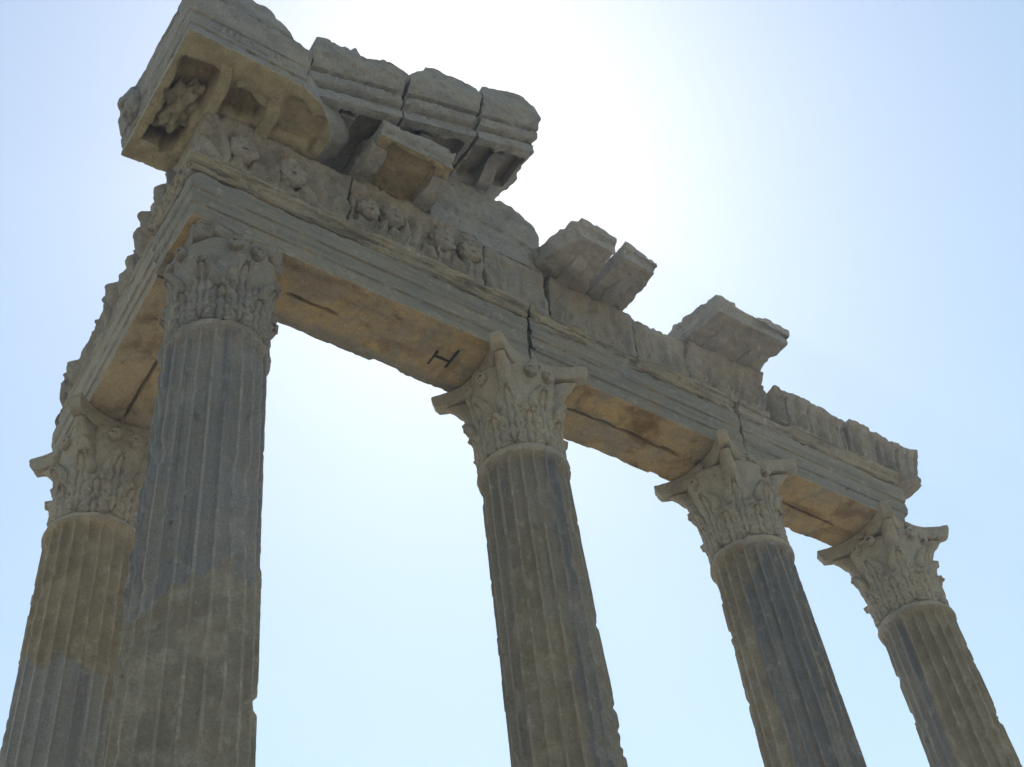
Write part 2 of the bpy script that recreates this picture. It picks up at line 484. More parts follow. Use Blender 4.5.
def abacus(parent, mat, a, broken, seed):
    """square slab with hollow sides and cut horns; broken lists the horns (0..3) that are lost"""
    pts = []
    for k in range(4):
        rot = k * pi / 2                                     # side k faces direction rot - pi/2 ... start at -y side
        tip = a - 0.045
        for t in np.linspace(-1, 1, 33):
            x = t * tip
            y = -(0.395 + (a + 0.045 - 0.395) * abs(t) ** 2.6)
            c, s = cos(rot), sin(rot)
            pts.append((x * c - y * s, x * s + y * c))
        for t in (0.33, 0.67):
            x = tip + 0.09 * t; y = -(a + 0.045) + 0.09 * t
            c, s = cos(rot), sin(rot)
            pts.append((x * c - y * s, x * s + y * c))
    pts = np.array(pts)
    rad = np.hypot(*pts.T)
    ang = np.arctan2(pts[:, 1], pts[:, 0])
    for k in broken:                                         # horn k: 0 = (-,-) 1 = (+,-) 2 = (+,+) 3 = (-,+)
        ha = (-3 * pi / 4, -pi / 4, pi / 4, 3 * pi / 4)[k]
        d = np.abs((ang - ha + pi) % (2 * pi) - pi)
        lim = 0.49 + 0.03 * np.sin(ang * 23 + k) + 0.25 * d
        rad = np.minimum(rad, np.where(d < 0.5, lim, 9))
    zs = np.array([8.745, 8.75, 8.765, 8.785, 8.81, 8.84, 8.855, 8.862, 8.88, 8.897])
    ins = np.array([0.055, 0.045, 0.038, 0.028, 0.016, 0.008, 0.016, 0.0, 0.0, 0.004])
    R = []
    for z, i in zip(zs, ins):
        rr = rad - i * (0.7 + 0.3 * rad / rad.max())
        R.append(np.stack([rr * np.cos(ang), rr * np.sin(ang), np.full(len(rr), z)], 1))
    # close the slab with shrinking rings so that the faces have points to weather
    bot = [np.stack([R[0][:, 0] * s, R[0][:, 1] * s, R[0][:, 2]], 1) for s in (0.4, 0.75, 0.9)]
    top = [np.stack([R[-1][:, 0] * s, R[-1][:, 1] * s, R[-1][:, 2]], 1) for s in (0.9, 0.6)]
    V, F = rings(np.array(bot + R + top))
    V = weather(V, F, off=(seed * 5.1, seed, 0), rough=0.005, lump=0.006, wear=0.7, it=2, chip=0.4, seed=seed)
    V[:, 2] = np.minimum(V[:, 2], 8.898)
    return part("abacus", V, F, mat, parent, 50)

LEAVES = {}
def capital(col, mat, a, broken, seed, key, horn_end=0.655, ends=None):
    V, F = lathe(bell_r, np.linspace(NECK + 0.01, NECK + 1.075, 44), 72, seed, 0.008)
    cap = part("capital", V, F, mat, col)
    if key not in LEAVES:
        LEAVES[key] = ([leaf_mesh("acanthus_leaf", mat, NECK + 0.075, 0.42, 0.165, 0.050, 300 + k) for k in range(3)],
                       [leaf_mesh("acanthus_leaf", mat, NECK + 0.12, 0.72, 0.150, 0.058, 320 + k) for k in range(3)],
                       [volute_mesh("volute", mat, horn_end, 340 + k) for k in range(2)],
                       [volute_mesh("helix_scroll", mat, 0.430, 350 + k, 0.052) for k in range(2)])
    lo, hi, vo, he = LEAVES[key]
    for k in range(8):
        link("acanthus_leaf", hi[(k + seed) % 3], cap, rot=(0, 0, k * pi / 4))
        link("acanthus_leaf", lo[(k * 2 + seed) % 3], cap, rot=(0, 0, k * pi / 4 + pi / 8))
    for k in range(4):
        if k not in broken:
            link("volute", vo[k % 2], cap, rot=(0, 0, (-3 * pi / 4, -pi / 4, pi / 4, 3 * pi / 4)[k]))
        for s in ((-1, 1) if (k + seed) % 3 else ((-1,) if k % 2 else (1,))):
            link("scroll", he[k % 2], cap, rot=(0, 0, -pi / 2 + k * pi / 2 + s * 0.23))
        # the small flower in the middle of each side of the abacus
        fV, fF = FLOWER
        part("flower", fV, fF, mat, cap, 60, loc=(0.392 * cos(-pi / 2 + k * pi / 2), 0.392 * sin(-pi / 2 + k * pi / 2), 8.82), rot=(0, 0, k * pi / 2))
    abacus(cap, mat, a, broken, seed)
    return cap

def sphere(nu, nv):
    th = np.linspace(-pi / 2, pi / 2, nv + 2)[1:-1]
    ph = np.arange(nu) / nu * 2 * pi
    P, T = np.meshgrid(ph, th)
    return rings(np.stack([np.cos(T) * np.cos(P), np.cos(T) * np.sin(P), np.sin(T)], -1))

def flower():
    V, F = sphere(40, 20)
    a = np.arctan2(V[:, 2], V[:, 0])
    rr = 1 + 0.22 * np.cos(6 * a) * np.hypot(V[:, 0], V[:, 2])
    W = V * rr[:, None]
    return W * np.array([0.062, 0.035, 0.055]), F
FLOWER = flower()

def column(xy, mat, capmat, label, tap, seed, a=0.545, broken=(), key="tan", patches=(), ruin=None, chips=0.5, crust=None):
    c = thing("column", label, "column", (xy[0], xy[1], SZ), 0, "fluted Corinthian columns")
    V, F = gridbox(levels(-0.68, 0.68, 0.06), levels(-0.68, 0.68, 0.06), levels(0, 0.17, 0.04))
    base = part("base", weather(V, F, off=(seed, 0, 0), rough=0.006, wear=0.6, chip=0.5, seed=seed), F, capmat, c)
    zb = np.linspace(0.165, 0.43, 22)
    V, F = lathe(lambda z: 0.53 + 0.10 * np.abs(np.sin((z - 0.165) / 0.265 * pi * 1.5)) * (1.2 - (z - 0.165) * 1.8), zb, 64, seed + 2, 0.006)
    part("torus_moulding", V, F, capmat, base)
    shaft(c, mat, xy, tap, seed, patches, chips=chips, ruin=ruin, crust=crust)
    zr = np.linspace(NECK - 0.035, NECK + 0.075, 14)
    V, F = lathe(lambda z: 0.392 + 0.036 * np.sqrt(np.clip(1 - ((z - NECK - 0.018) / 0.056) ** 2, 0, 1)), zr, 90, seed + 4, 0.008)
    part("necking", V, F, capmat, c)
    capital(c, capmat, a, broken, seed, key)
    return c

# patch functions f(psi, z, n1, n2): > 0 where cement repair covers the marble; psi + to the right as seen from the path
XA, XB, XC, XD = (0.0, 0.0), (2.976, 0.0), (5.80, 0.0), (8.282, 0.0)
XE = (0.012, 2.564)
column(XA, M_SHAFTA, M_CAPGREY, "tall grey fluted corner column under the big overhanging cornice block, nearest of the columns", 0.0086, 1,
       a=0.50, broken=(0, 1, 3), key="grey",
       patches=[lambda p, z, a, b: (5.35 - z) + 1.1 * a + 0.12 * b + 0.25 * np.sin(p * 2)],
       ruin=lambda p, z, a, b: (-0.012 + 0.03 * b) * sstep(0.0, 0.10, np.minimum(-p - 0.98 + 0.12 * b, z - 5.35 + 0.2 * a)),
       crust=lambda p, z, a, b: np.minimum(-p - 0.98 + 0.12 * b, z - 5.35 + 0.2 * a))
column(XB, M_SHAFTTAN, M_CAP, "brownish grey fluted column under the upright joint between two beams", 0.0103, 2, key="tan",
       patches=[lambda p, z, a, b: np.minimum(0.55 - np.abs(p + 0.2) + 0.9 * a, 6.9 - z + 0.6 * a)],
       crust=lambda p, z, a, b: np.minimum(p - 0.45 + 0.4 * a, 1.05 - p + 0.3 * a) - 0.1)
column(XC, M_SHAFT, M_CAP, "fluted column with a long dark grey streak down its shaft", 0.0103, 3, key="tan",
       patches=[lambda p, z, a, b: np.maximum(-0.42 - p + 0.25 * a + 0.1 * b, np.minimum(0.10 - p + 0.25 * b + 0.2 * a, z - 7.05 + 0.3 * a))],
       crust=lambda p, z, a, b: np.minimum(np.minimum(p + 0.42 + 0.2 * a, 0.72 - p + 0.3 * a), 7.25 - z + 0.4 * b + 0.6 * p))
column(XD, M_SHAFT, M_CAP, "farthest fluted column, under the broken right end of the beam", 0.0103, 4, key="tan",
       patches=[lambda p, z, a, b: p + 0.36 + 0.15 * a + 0.05 * b + 0.0 * z],
       crust=lambda p, z, a, b: 0.10 - np.abs(p + 0.45 + 0.12 * a))
column(XE, M_SHAFTE, M_CAP, "fluted column half hidden behind the corner column, tan above a ragged grey break", 0.0103, 5, key="tan",
       patches=[lambda p, z, a, b: z - 6.15 + 0.35 * a + 0.1 * b + 0.25 * p])

# ------------------------------------------------------------------ architrave beams
AH, AW = 0.727, 0.366                     # height, half width of the soffit
ZB = SZ + CH                              # underside of the beams (10.01)
def fascia_d(z):
    return np.interp(z, [0, 0.163, 0.169, 0.330, 0.336, 0.560], [0, 0.002, 0.022, 0.024, 0.044, 0.046])
def crown_d(z):
    return np.interp(z, [0.560, 0.572, 0.580, 0.600, 0.606, 0.640, 0.660, 0.668, 0.680, 0.727], [0.052, 0.056, 0.070, 0.072, 0.060, 0.078, 0.100, 0.100, 0.122, 0.124])

def architrave(label, loc, rotz, x0, x1, panels, mat, seed, mitre=False, broken_end=False, clamps=(), slim=0.0):
    t = thing("architrave", label, "stone beam", loc, rotz, "carved marble beams on the columns")
    V, F = gridbox(levels(x0, x1, 0.026), levels(-AW, AW, 0.026, *[q for g in panels for q in (g[2] - 0.012, g[2] + 0.012)]), levels(0, 0.56, 0.022, 0.166, 0.333))
    bottom = V[:, 2] < 1e-6
    warm_tint = bottom * 0.95  # underside orange: blotchy stain with warm ground bounce put into the colour
    X, Y = V[:, 0].copy(), V[:, 1].copy()
    for p0, p1, gy in panels:              # the open joint between the front and the back half of the beam
        k = bottom * (np.abs(Y - gy) < 0.013) * sstep(p0 - 0.05, p0 + 0.1, X) * sstep(p1 + 0.05, p1 - 0.1, X)
        V[:, 2] += k * 0.07
    if seed == 1:                          # the back edge of this underside is bare grey
        warm_tint = warm_tint * (1 - 0.85 * sstep(0.20, 0.27, Y + 0.05 * fbm(np.stack([X, Y, 0 * X], 1), 4, 3, 2)))
    hol = bottom * sstep(0.12, 0.3, fbm(np.stack([X * 0.6, Y * 1.5, 0 * X], 1) + seed * 2.7, 3.0, 4, 15)) * sstep(AW, AW - 0.06, np.abs(Y))
    for p0, p1, gy in panels:
        if p0 > 2:
            wob = 0.03 * fbm(np.stack([X, Y, 0 * X], 1), 5, 3, seed)
            pk = bottom * sstep(p0 + 0.12, p0 + 0.16, X + wob) * sstep(p1 - 0.20, p1 - 0.24, X + wob) * sstep(gy - 0.25, gy - 0.22, Y + wob) * sstep(gy - 0.02, gy - 0.04, Y)
            V[:, 2] += pk * 0.035
            warm_tint = np.maximum(warm_tint, pk * 1.3)
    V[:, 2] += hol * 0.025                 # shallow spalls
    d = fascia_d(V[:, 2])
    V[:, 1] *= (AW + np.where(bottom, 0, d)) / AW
    if mitre:
        V[:, 0] = np.where(X <= x0 + 1e-6, X - d, X)
    if broken_end:
        V[:, 0] = np.where(X > x1 - 0.5, X + (X - x1 + 0.5) / 0.5 * (0.12 * fbm(V * [0.2, 1, 1], 3.0, 4, 77) + 0.28 * (V[:, 2] - 0.2)), X)
    V = weather(V, F, off=(seed * 9.3, 3, 1), rough=0.0055, lump=0.006, wear=0.45, it=4, chip=0.75, seed=seed)
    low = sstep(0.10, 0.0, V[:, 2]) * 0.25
    part("beam", V, F, mat, t, 40, {"warm_tint": np.maximum(warm_tint, low * (1 - bottom))})
    # crown moulding
    V, F = gridbox(levels(x0, x1, 0.026), levels(-AW, AW, 0.05), np.array([0.563, 0.570, 0.575, 0.582, 0.598, 0.602, 0.606, 0.615, 0.63, 0.645, 0.658, 0.664, 0.67, 0.68, 0.70, 0.715, AH - 0.002]))
    X = V[:, 0].copy()
    d = crown_d(V[:, 2])
    # lost stretches of the crown
    P = np.stack([X + seed * 4.1, np.sign(V[:, 1]) * 3, 0 * X], 1)
    lost = np.maximum(sstep(0.15, 0.3, fbm(P, 2.3, 4, 5)) * 0.5, slim)
    V[:, 1] *= (AW + d * (1 - lost)) / AW
    if mitre:
        V[:, 0] = np.where(X <= x0 + 1e-6, X - d * 0.9, X)
    V = weather(V, F, off=(seed * 9.3, 8, 1), rough=0.007, lump=0.006, wear=0.6, it=3, chip=0.8, seed=seed + 50)
    V[:, 2] = np.clip(V[:, 2], 0.560, AH)
    part("crown_moulding", V, F, M_CROWN, t, 40)
    for cl in clamps:
        bm = bmesh.new()
        for (px, py, pz), (sx, sy, sz) in cl:
            r = bmesh.ops.create_cube(bm, size=1)
            bmesh.ops.scale(bm, vec=(sx, sy, sz), verts=r['verts'])
            bmesh.ops.translate(bm, vec=(px, py, pz), verts=r['verts'])
        me = bpy.data.meshes.new("iron_clamp"); bm.to_mesh(me); bm.free()
        me.materials.append(M_IRON)
        link("iron_clamp", me, t)
    return t

# the H-shaped staple on the soffit left of the second column, the two-barred pin on its face
soffit_clamp = [((2.30, -0.02, 0.001), (0.022, 0.24, 0.014)), ((2.13, 0.05, 0.001), (0.018, 0.18, 0.014)), ((2.215, 0.02, 0.001), (0.17, 0.02, 0.012))]
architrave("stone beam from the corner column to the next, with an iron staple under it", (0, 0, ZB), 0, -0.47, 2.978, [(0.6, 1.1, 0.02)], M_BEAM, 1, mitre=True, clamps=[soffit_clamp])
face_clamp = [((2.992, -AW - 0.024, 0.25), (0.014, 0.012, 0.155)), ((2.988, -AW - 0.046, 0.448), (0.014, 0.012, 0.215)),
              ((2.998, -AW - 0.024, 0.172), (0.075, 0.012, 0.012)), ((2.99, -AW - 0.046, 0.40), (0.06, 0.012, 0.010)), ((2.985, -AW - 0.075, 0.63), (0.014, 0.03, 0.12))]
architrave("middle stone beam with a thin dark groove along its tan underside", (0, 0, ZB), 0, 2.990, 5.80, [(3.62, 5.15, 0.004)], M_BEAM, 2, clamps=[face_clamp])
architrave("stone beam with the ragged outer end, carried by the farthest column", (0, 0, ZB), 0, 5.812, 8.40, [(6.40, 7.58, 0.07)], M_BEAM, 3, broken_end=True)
LA = math.atan2(0.1075, 2.87)             # the side run leans a little off square
LOC_L = (-0.104 + 0.0374 * 0.732, 0.366, ZB)
ROT_L = pi / 2 - LA
architrave("side stone beam running back from the corner to the half hidden column", LOC_L, ROT_L, 0.012, 2.84, [(0.3, 1.80, 0.0)], M_LEFTBEAM, 4, slim=0.5)

# ------------------------------------------------------------------ frieze blocks
ZF = ZB + AH                              # 10.737
def head_mesh(seed, size):
    V, F = sphere(56, 40)
    D = V.copy()
    x, y, z = D.T
    g = lambda cx, cz, sx, sz: np.exp(-(((x - cx) / sx) ** 2 + ((z - cz) / sz) ** 2)) * (y < 0)
    r = np.ones(len(V))
    r += 0.26 * g(0, -0.05, 0.12, 0.22) + 0.10 * g(0, -0.18, 0.17, 0.10)
    for s in (-1, 1):
        r += -0.24 * g(0.32 * s, 0.10, 0.16, 0.10) + 0.12 * g(0.32 * s, 0.09, 0.09, 0.05) - 0.12 * g(0.32 * s, 0.09, 0.035, 0.035)
        r += 0.09 * g(0.33 * s, 0.30, 0.24, 0.08) + 0.06 * g(0.4 * s, -0.25, 0.18, 0.2)
    r += 0.08 * g(0, -0.40, 0.22, 0.05) - 0.20 * g(0, -0.475, 0.22, 0.045) + 0.08 * g(0, -0.55, 0.18, 0.05) + 0.07 * g(0, -0.78, 0.2, 0.14)
    hair = np.maximum(sstep(0.42, 0.60, z), sstep(0.62, 0.78, np.abs(x)) * sstep(-0.8, -0.4, z))
    r += hair * (0.17 + 0.24 * noise(D, 5.0, seed))
    W = D * r[:, None] * np.array([0.82, 0.72, 1.0]) * size
    return weather(W, F, off=(seed, 2, 3), rough=0.006, lump=0.008, wear=0.4, it=1, chip=0.5, seed=seed), F

def frieze_block(label, x0, x1, ztop, seed, relief=None, heads=(), loc=(0, 0, ZF), rotz=0, yb=0.34, yf=0.40, ends=(0, 0), top_rough=0.0, mat=M_FRIEZE, bulge=0.05, group="carved blocks of the frieze"):
    t = thing("frieze_block", label, "stone block", loc, rotz, group)
    V, F = gridbox(levels(x0, x1, 0.022), levels(-yf, yb, 0.03), levels(0.003, ztop, 0.022))
    X, Y, Z = V.T.copy()
    zt = Z / ztop
    front = np.clip((-Y) / yf, 0, 1) ** 3
    prof = np.interp(zt, [0, 0.06, 0.07, 0.35, 0.62, 0.80, 0.84, 0.90, 1.0], [0.05, 0.05, 0.0, 0.015, 0.035, 0.05, 0.085, 0.11, 0.125]) * (bulge / 0.05)
    if relief:
        prof = prof + relief(X, Z, zt)
    V[:, 1] -= front * prof
    V[:, 2] += top_rough * fbm(np.stack([X + seed, Y, 0 * X], 1), 2.6, 4, seed) * sstep(0.4, 1, zt)
    e0, e1 = ends
    if e0: V[:, 0] += np.where(X < x0 + 0.3, (x0 + 0.3 - X) / 0.3, 0) * e0 * (0.5 + fbm(V * [0, 1, 1] + seed, 2.2, 3, 3))
    if e1: V[:, 0] -= np.where(X > x1 - 0.3, (X - x1 + 0.3) / 0.3, 0) * e1 * (0.5 + fbm(V * [0, 1, 1] + seed, 2.2, 3, 4))
    V = weather(V, F, off=(seed * 6.1, 1, 4), rough=0.012, lump=0.016, wear=0.5, it=3, chip=0.7, seed=seed)
    V[:, 2] = np.maximum(V[:, 2], 0.002)
    part("block", V, F, mat, t, 45)
    for (hx, hz, s) in heads:
        hV, hF = head_mesh(seed * 7 + int(hx * 10), s)
        part("carved_head", hV, hF, mat, t, 60, loc=(hx, -yf - 0.05, hz))
    return t

def tongues(step, amp, z0=0.15, z1=0.85, seed=0):
    def f(X, Z, zt):
        u = (X / step) % 1 - 0.5
        env = sstep(z0 - 0.06, z0 + 0.08, zt) * (1 - sstep(z1 - 0.05, z1 + 0.05, zt))
        lobe = np.sqrt(np.clip(1 - (u / 0.42) ** 2, 0, 1)) * amp
        vein = 0.35 * amp * np.cos(u * 22) * (np.abs(u) < 0.42)
        return env * (lobe + vein - amp * 0.35)
    return f
def knobs(step, amp, seed, worn=(9, 9)):
    rr = random.Random(seed)
    cs, x = [], -3.0
    while x < 0.6:
        w = step * rr.uniform(0.62, 1.35)
        cs.append((x + w / 2, w, rr.uniform(0.45, 1.15), rr.uniform(0.55, 0.8)))
        x += w
    def f(X, Z, zt):
        o = np.zeros_like(X)
        for c, w, h, zc in cs:
            k = h * (0.15 if worn[0] < c < worn[1] else 1.0)
            q = ((X - c) / (0.48 * w)) ** 2 + ((zt - zc) / 0.42) ** 2
            o = np.maximum(o, amp * k * np.sqrt(np.clip(1 - q, 0, 1)))
        return o - 0.02
    return f
def acanthus(step, amp, seed=0):
    def f(X, Z, zt):
        u = (X / step) % 1 - 0.5
        r = np.hypot(u, (zt - 0.05) * 0.9)
        a = np.arctan2(u, zt + 0.02)
        fan = np.cos(a * 9 + 2.5 * r) * sstep(0.06, 0.2, r) * (1 - sstep(0.62, 0.8, r))
        return amp * (0.6 * fan + 0.7 * (1 - sstep(0.25, 0.62, r))) * sstep(0.05, 0.14, zt) * (1 - sstep(0.82, 0.9, zt)) \
            + amp * 0.5 * fbm(np.stack([X * 1.2, Z * 1.4, 0 * X], 1), 9, 3, seed)
    return f

frieze_block("corner frieze block with worn heads beneath the big overhanging cornice", -0.50, 0.98, 0.66, 1, acanthus(0.48, 0.06, 4), [(-0.12, 0.33, 0.15), (0.36, 0.32, 0.15)])
frieze_block("frieze block with a carved head under the yellowish cornice fragment", 0.99, 1.93, 0.66, 2, acanthus(0.36, 0.07, 5), [(1.44, 0.40, 0.13), (1.18, 0.34, 0.12)])
frieze_block("frieze block with a curly haired face beside an upright crack", 1.94, 2.52, 0.66, 3, acanthus(0.36, 0.06, 6), [(2.0, 0.40, 0.14), (2.33, 0.42, 0.13)])
frieze_block("plain weathered frieze block under the rounded upper block", 2.535, 3.30, 0.66, 4, acanthus(0.5, 0.028, 8), bulge=0.03)
frieze_block("plain weathered frieze block beneath the two loose cornice fragments", 3.31, 4.45, 0.66, 5, acanthus(0.45, 0.02, 9), bulge=0.025, ends=(0.04, 0.0))
frieze_block("low bare frieze block in the gap between the cornice fragments", 4.46, 5.22, 0.65, 6, tongues(0.2, 0.03), bulge=0.02, top_rough=0.05)
frieze_block("leaf carved frieze block beneath the lone wide cornice fragment", 5.23, 6.36, 0.66, 7, acanthus(0.40, 0.08, 7), bulge=0.05)
frieze_block("frieze block with upright carved tongues right of the lone wide cornice fragment", 6.40, 7.66, 0.50, 8, tongues(0.19, 0.075), bulge=0.06, top_rough=0.12, ends=(0.08, 0))
frieze_block("last frieze block, jutting past the broken end of the beam", 7.68, 8.98, 0.50, 9, tongues(0.19, 0.075), bulge=0.07, top_rough=0.12, ends=(0, 0.12))
LF = (LOC_L[0], LOC_L[1], ZF)
RL = ROT_L - pi
frieze_block("side frieze block next to the corner with knobbly carving against the sky", -0.70, 0.30, 0.44, 11, knobs(0.21, 0.125, 1), loc=LF, rotz=RL, top_rough=0.05, yb=0.36, yf=0.375, bulge=0.03)
frieze_block("middle side frieze block with knobbly carving against the sky", -1.70, -0.71, 0.41, 12, knobs(0.21, 0.125, 2, (-1.75, -1.45)), loc=LF, rotz=RL, top_rough=0.05, yb=0.36, yf=0.375, bulge=0.03)
frieze_block("side frieze block above the half hidden column", -2.80, -1.71, 0.38, 13, knobs(0.23, 0.11, 3, (-2.15, -1.6)), loc=LF, rotz=RL, top_rough=0.07, yb=0.36, yf=0.375, bulge=0.03, ends=(0.1, 0))

# ------------------------------------------------------------------ cornice
ZC = 11.42
def slab(xs, ys, zs, fn, seed, rough=0.008, lump=0.012, wear=0.6, it=5, chip=0.7):
    V, F = gridbox(xs, ys, zs)
    V, warm_tint = fn(V)
    V = weather(V, F, off=(seed * 4.4, 2, seed), rough=rough, lump=lump, wear=wear, it=it, chip=chip, seed=seed)
    return V, F, warm_tint

# corner block -------------------------------------------------------------
t = thing("cornice_block", "huge corner cornice block with a coffered underside jutting over the corner column", "stone block", (0, 0, ZC), 0, "projecting cornice blocks")
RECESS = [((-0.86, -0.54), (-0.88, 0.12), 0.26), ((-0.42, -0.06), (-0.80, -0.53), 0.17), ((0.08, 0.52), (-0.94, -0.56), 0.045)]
def corner_fn(V):
    X, Y, Z = V.T.copy()
    bot = Z < 1e-6
    st, pa, up = np.zeros(len(V)), np.zeros(len(V)), np.zeros(len(V))
    P = np.stack([X, Y, 0 * X], 1)
    jx, jy = 0.07 * fbm(P, 6, 4, 5), 0.09 * fbm(P, 6, 4, 6)
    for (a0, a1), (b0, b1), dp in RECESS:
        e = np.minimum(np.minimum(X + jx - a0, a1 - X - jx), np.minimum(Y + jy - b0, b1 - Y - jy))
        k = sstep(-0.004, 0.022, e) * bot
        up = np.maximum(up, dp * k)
        st = np.maximum(st, min(0.9, dp * 6) * k)  # browner the deeper the recess
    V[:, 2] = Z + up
    pa = bot * 1.0  # whole underside paler and yellower, ground bounce put into its colour
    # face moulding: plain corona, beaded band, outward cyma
    d = np.interp(Z, [0, 0.11, 0.115, 0.155, 0.16, 0.26, 0.265, 0.48, 0.55], [0, 0.0, 0.02, 0.02, 0.03, 0.035, 0.055, 0.12, 0.125])
    bead = 0.010 * np.sign(np.sin((X - Y) * 2 * pi / 0.058)) * ((Z > 0.17) & (Z < 0.25))
    V[:, 1] = np.where(Y < -1.129, Y - d - bead, V[:, 1])
    V[:, 0] = np.where(X < -0.944, X - d * 0.8 - bead, V[:, 0])
    # broken right end: rounded in plan, leaning out upward
    l0 = np.interp(Y, [-1.2, -1.13, -1.05, -0.9, -0.72, -0.5, -0.3], [0.10, 0.13, 0.36, 0.52, 0.62, 0.58, 0.55])
    l1 = np.interp(Y, [-1.2, -1.13, -1.0, -0.9, -0.72, -0.5, -0.3], [0.14, 0.17, 0.40, 0.66, 0.84, 0.80, 0.70])
    lim = l0 + (l1 - l0) * sstep(0, 0.22, Z)
    k = (V[:, 0] - 0.52) / (0.86 - 0.52)
    q = np.minimum(V[:, 0], lim)
    V[:, 0] = np.where(X > -0.4, np.where(X > lim, lim + 0.0 * k, q), V[:, 0])
    return V, (st, pa)
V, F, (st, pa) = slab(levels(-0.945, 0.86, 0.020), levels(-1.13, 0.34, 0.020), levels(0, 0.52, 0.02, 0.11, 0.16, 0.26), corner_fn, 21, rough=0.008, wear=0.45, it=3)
part("block", V, F, M_CORNICE, t, 42, {"warm_tint": st, "patch": pa})
# raking top with its broken outline
OUT = [(-1.03, 0.50), (-0.46, 0.90), (-0.40, 0.86), (-0.30, 0.89), (-0.22, 0.82), (-0.12, 0.73), (-0.02, 0.66), (0.05, 0.55), (0.17, 0.47)]
def rake_fn(V):
    X, Y, Z = V.T.copy()
    top = np.interp(X, *zip(*OUT)) + 0.06 * fbm(np.stack([X, Y * 0.6, 0 * X], 1), 7, 3, 44) - 0.02
    zt = (Z - 0.45) / 0.05
    V[:, 2] = 0.45 + zt * np.maximum(top - 0.45, 0.02)
    zz = V[:, 2]
    d = np.interp(zz, [0.45, 0.50, 0.51, 0.58, 0.585, 0.95], [0.08, 0.12, 0.14, 0.15, 0.17, 0.20])
    dn = 0.012 * np.sign(np.sin(X * 2 * pi / 0.06)) * ((zz > 0.515) & (zz < 0.575))
    V[:, 1] = np.where(Y < -1.055, V[:, 1] - d - dn, V[:, 1])
    return V, None
V, F, _ = slab(levels(-1.03, 0.16, 0.02), levels(-1.06, -0.25, 0.025), np.linspace(0.45, 0.50, 26), rake_fn, 22, rough=0.012, lump=0.02)
part("raking_moulding", V, F, M_CORNICE, t, 42)
for cx, y0, y1, hw, sk in ((-0.48, -0.98, -0.46, 0.055, 0.10), (0.015, -0.86, -0.48, 0.06, 0.06)):
    V, F = gridbox(levels(-hw, hw, 0.015), levels(y0, y1, 0.02), levels(-0.035, 0.10, 0.015))
    k = (V[:, 1] - y0) / (y1 - y0)
    V[:, 0] += cx + sk * (k - 0.5) + 0.02 * np.sin(k * 5)
    V[:, 2] += np.where(V[:, 2] < 0.02, -0.05 * sstep(0.3, 1, k) + 0.012 * np.cos(k * 9), 0)
    V = weather(V, F, off=(cx, 3, 1), rough=0.006, lump=0.012, wear=0.8, it=3, seed=61)
    part("bracket", V, F, M_CORNICE, t, 45, {"patch": np.ones(len(V))})
# carved bracket beside the recess, rosette in the left coffer, lion head spout on the side
hV, hF = sphere(64, 44)
aa = np.arctan2(hV[:, 2], hV[:, 0])
rq = np.hypot(hV[:, 0], hV[:, 2])
hV = hV * (1 + 0.30 * noise(hV, 2.3, 8) + 0.10 * np.cos(9 * aa + 3 * rq) * rq + 0.25 * np.exp(-(rq / 0.3) ** 2))[:, None]
hV = hV * np.array([0.155, 0.13, 0.26])
hV = weather(hV, hF, off=(3, 1, 2), rough=0.014, lump=0.03, wear=0.4, it=1, chip=0.5, seed=5)
ros = part("carved_rosette", hV, hF, M_CORNICE, t, 60, {"patch": np.full(len(hV), 0.8)}, loc=(-0.69, -0.30, 0.20), rot=(radians(82), 0, radians(15)))
def lion(seed):
    V, F = sphere(60, 40)
    x, y, z = V.T
    g = lambda cx, cz, sx, sz: np.exp(-(((x - cx) / sx) ** 2 + ((z - cz) / sz) ** 2)) * (y < 0)
    r = 1 + 0.38 * g(0, -0.2, 0.28, 0.25) - 0.25 * g(0, -0.48, 0.2, 0.07)
    for s in (-1, 1):
        r += -0.14 * g(0.36 * s, 0.18, 0.13, 0.10) + 0.16 * g(0.62 * s, 0.62, 0.15, 0.15)
    mane = sstep(0.58, 0.75, np.hypot(x, z))
    r += mane * (0.12 + 0.16 * noise(V, 4.5, seed))
    W = V * r[:, None] * np.array([1.0, 0.75, 1.15]) * 0.145
    return weather(W, F, off=(seed, 5, 1), rough=0.010, lump=0.03, wear=0.7, it=2, chip=0.5, seed=seed), F
lV, lF = lion(9)
part("lion_head", lV, lF, M_CORNICE, t, 60, loc=(-1.00, 0.02, 0.33), rot=(0, 0, -pi / 2))

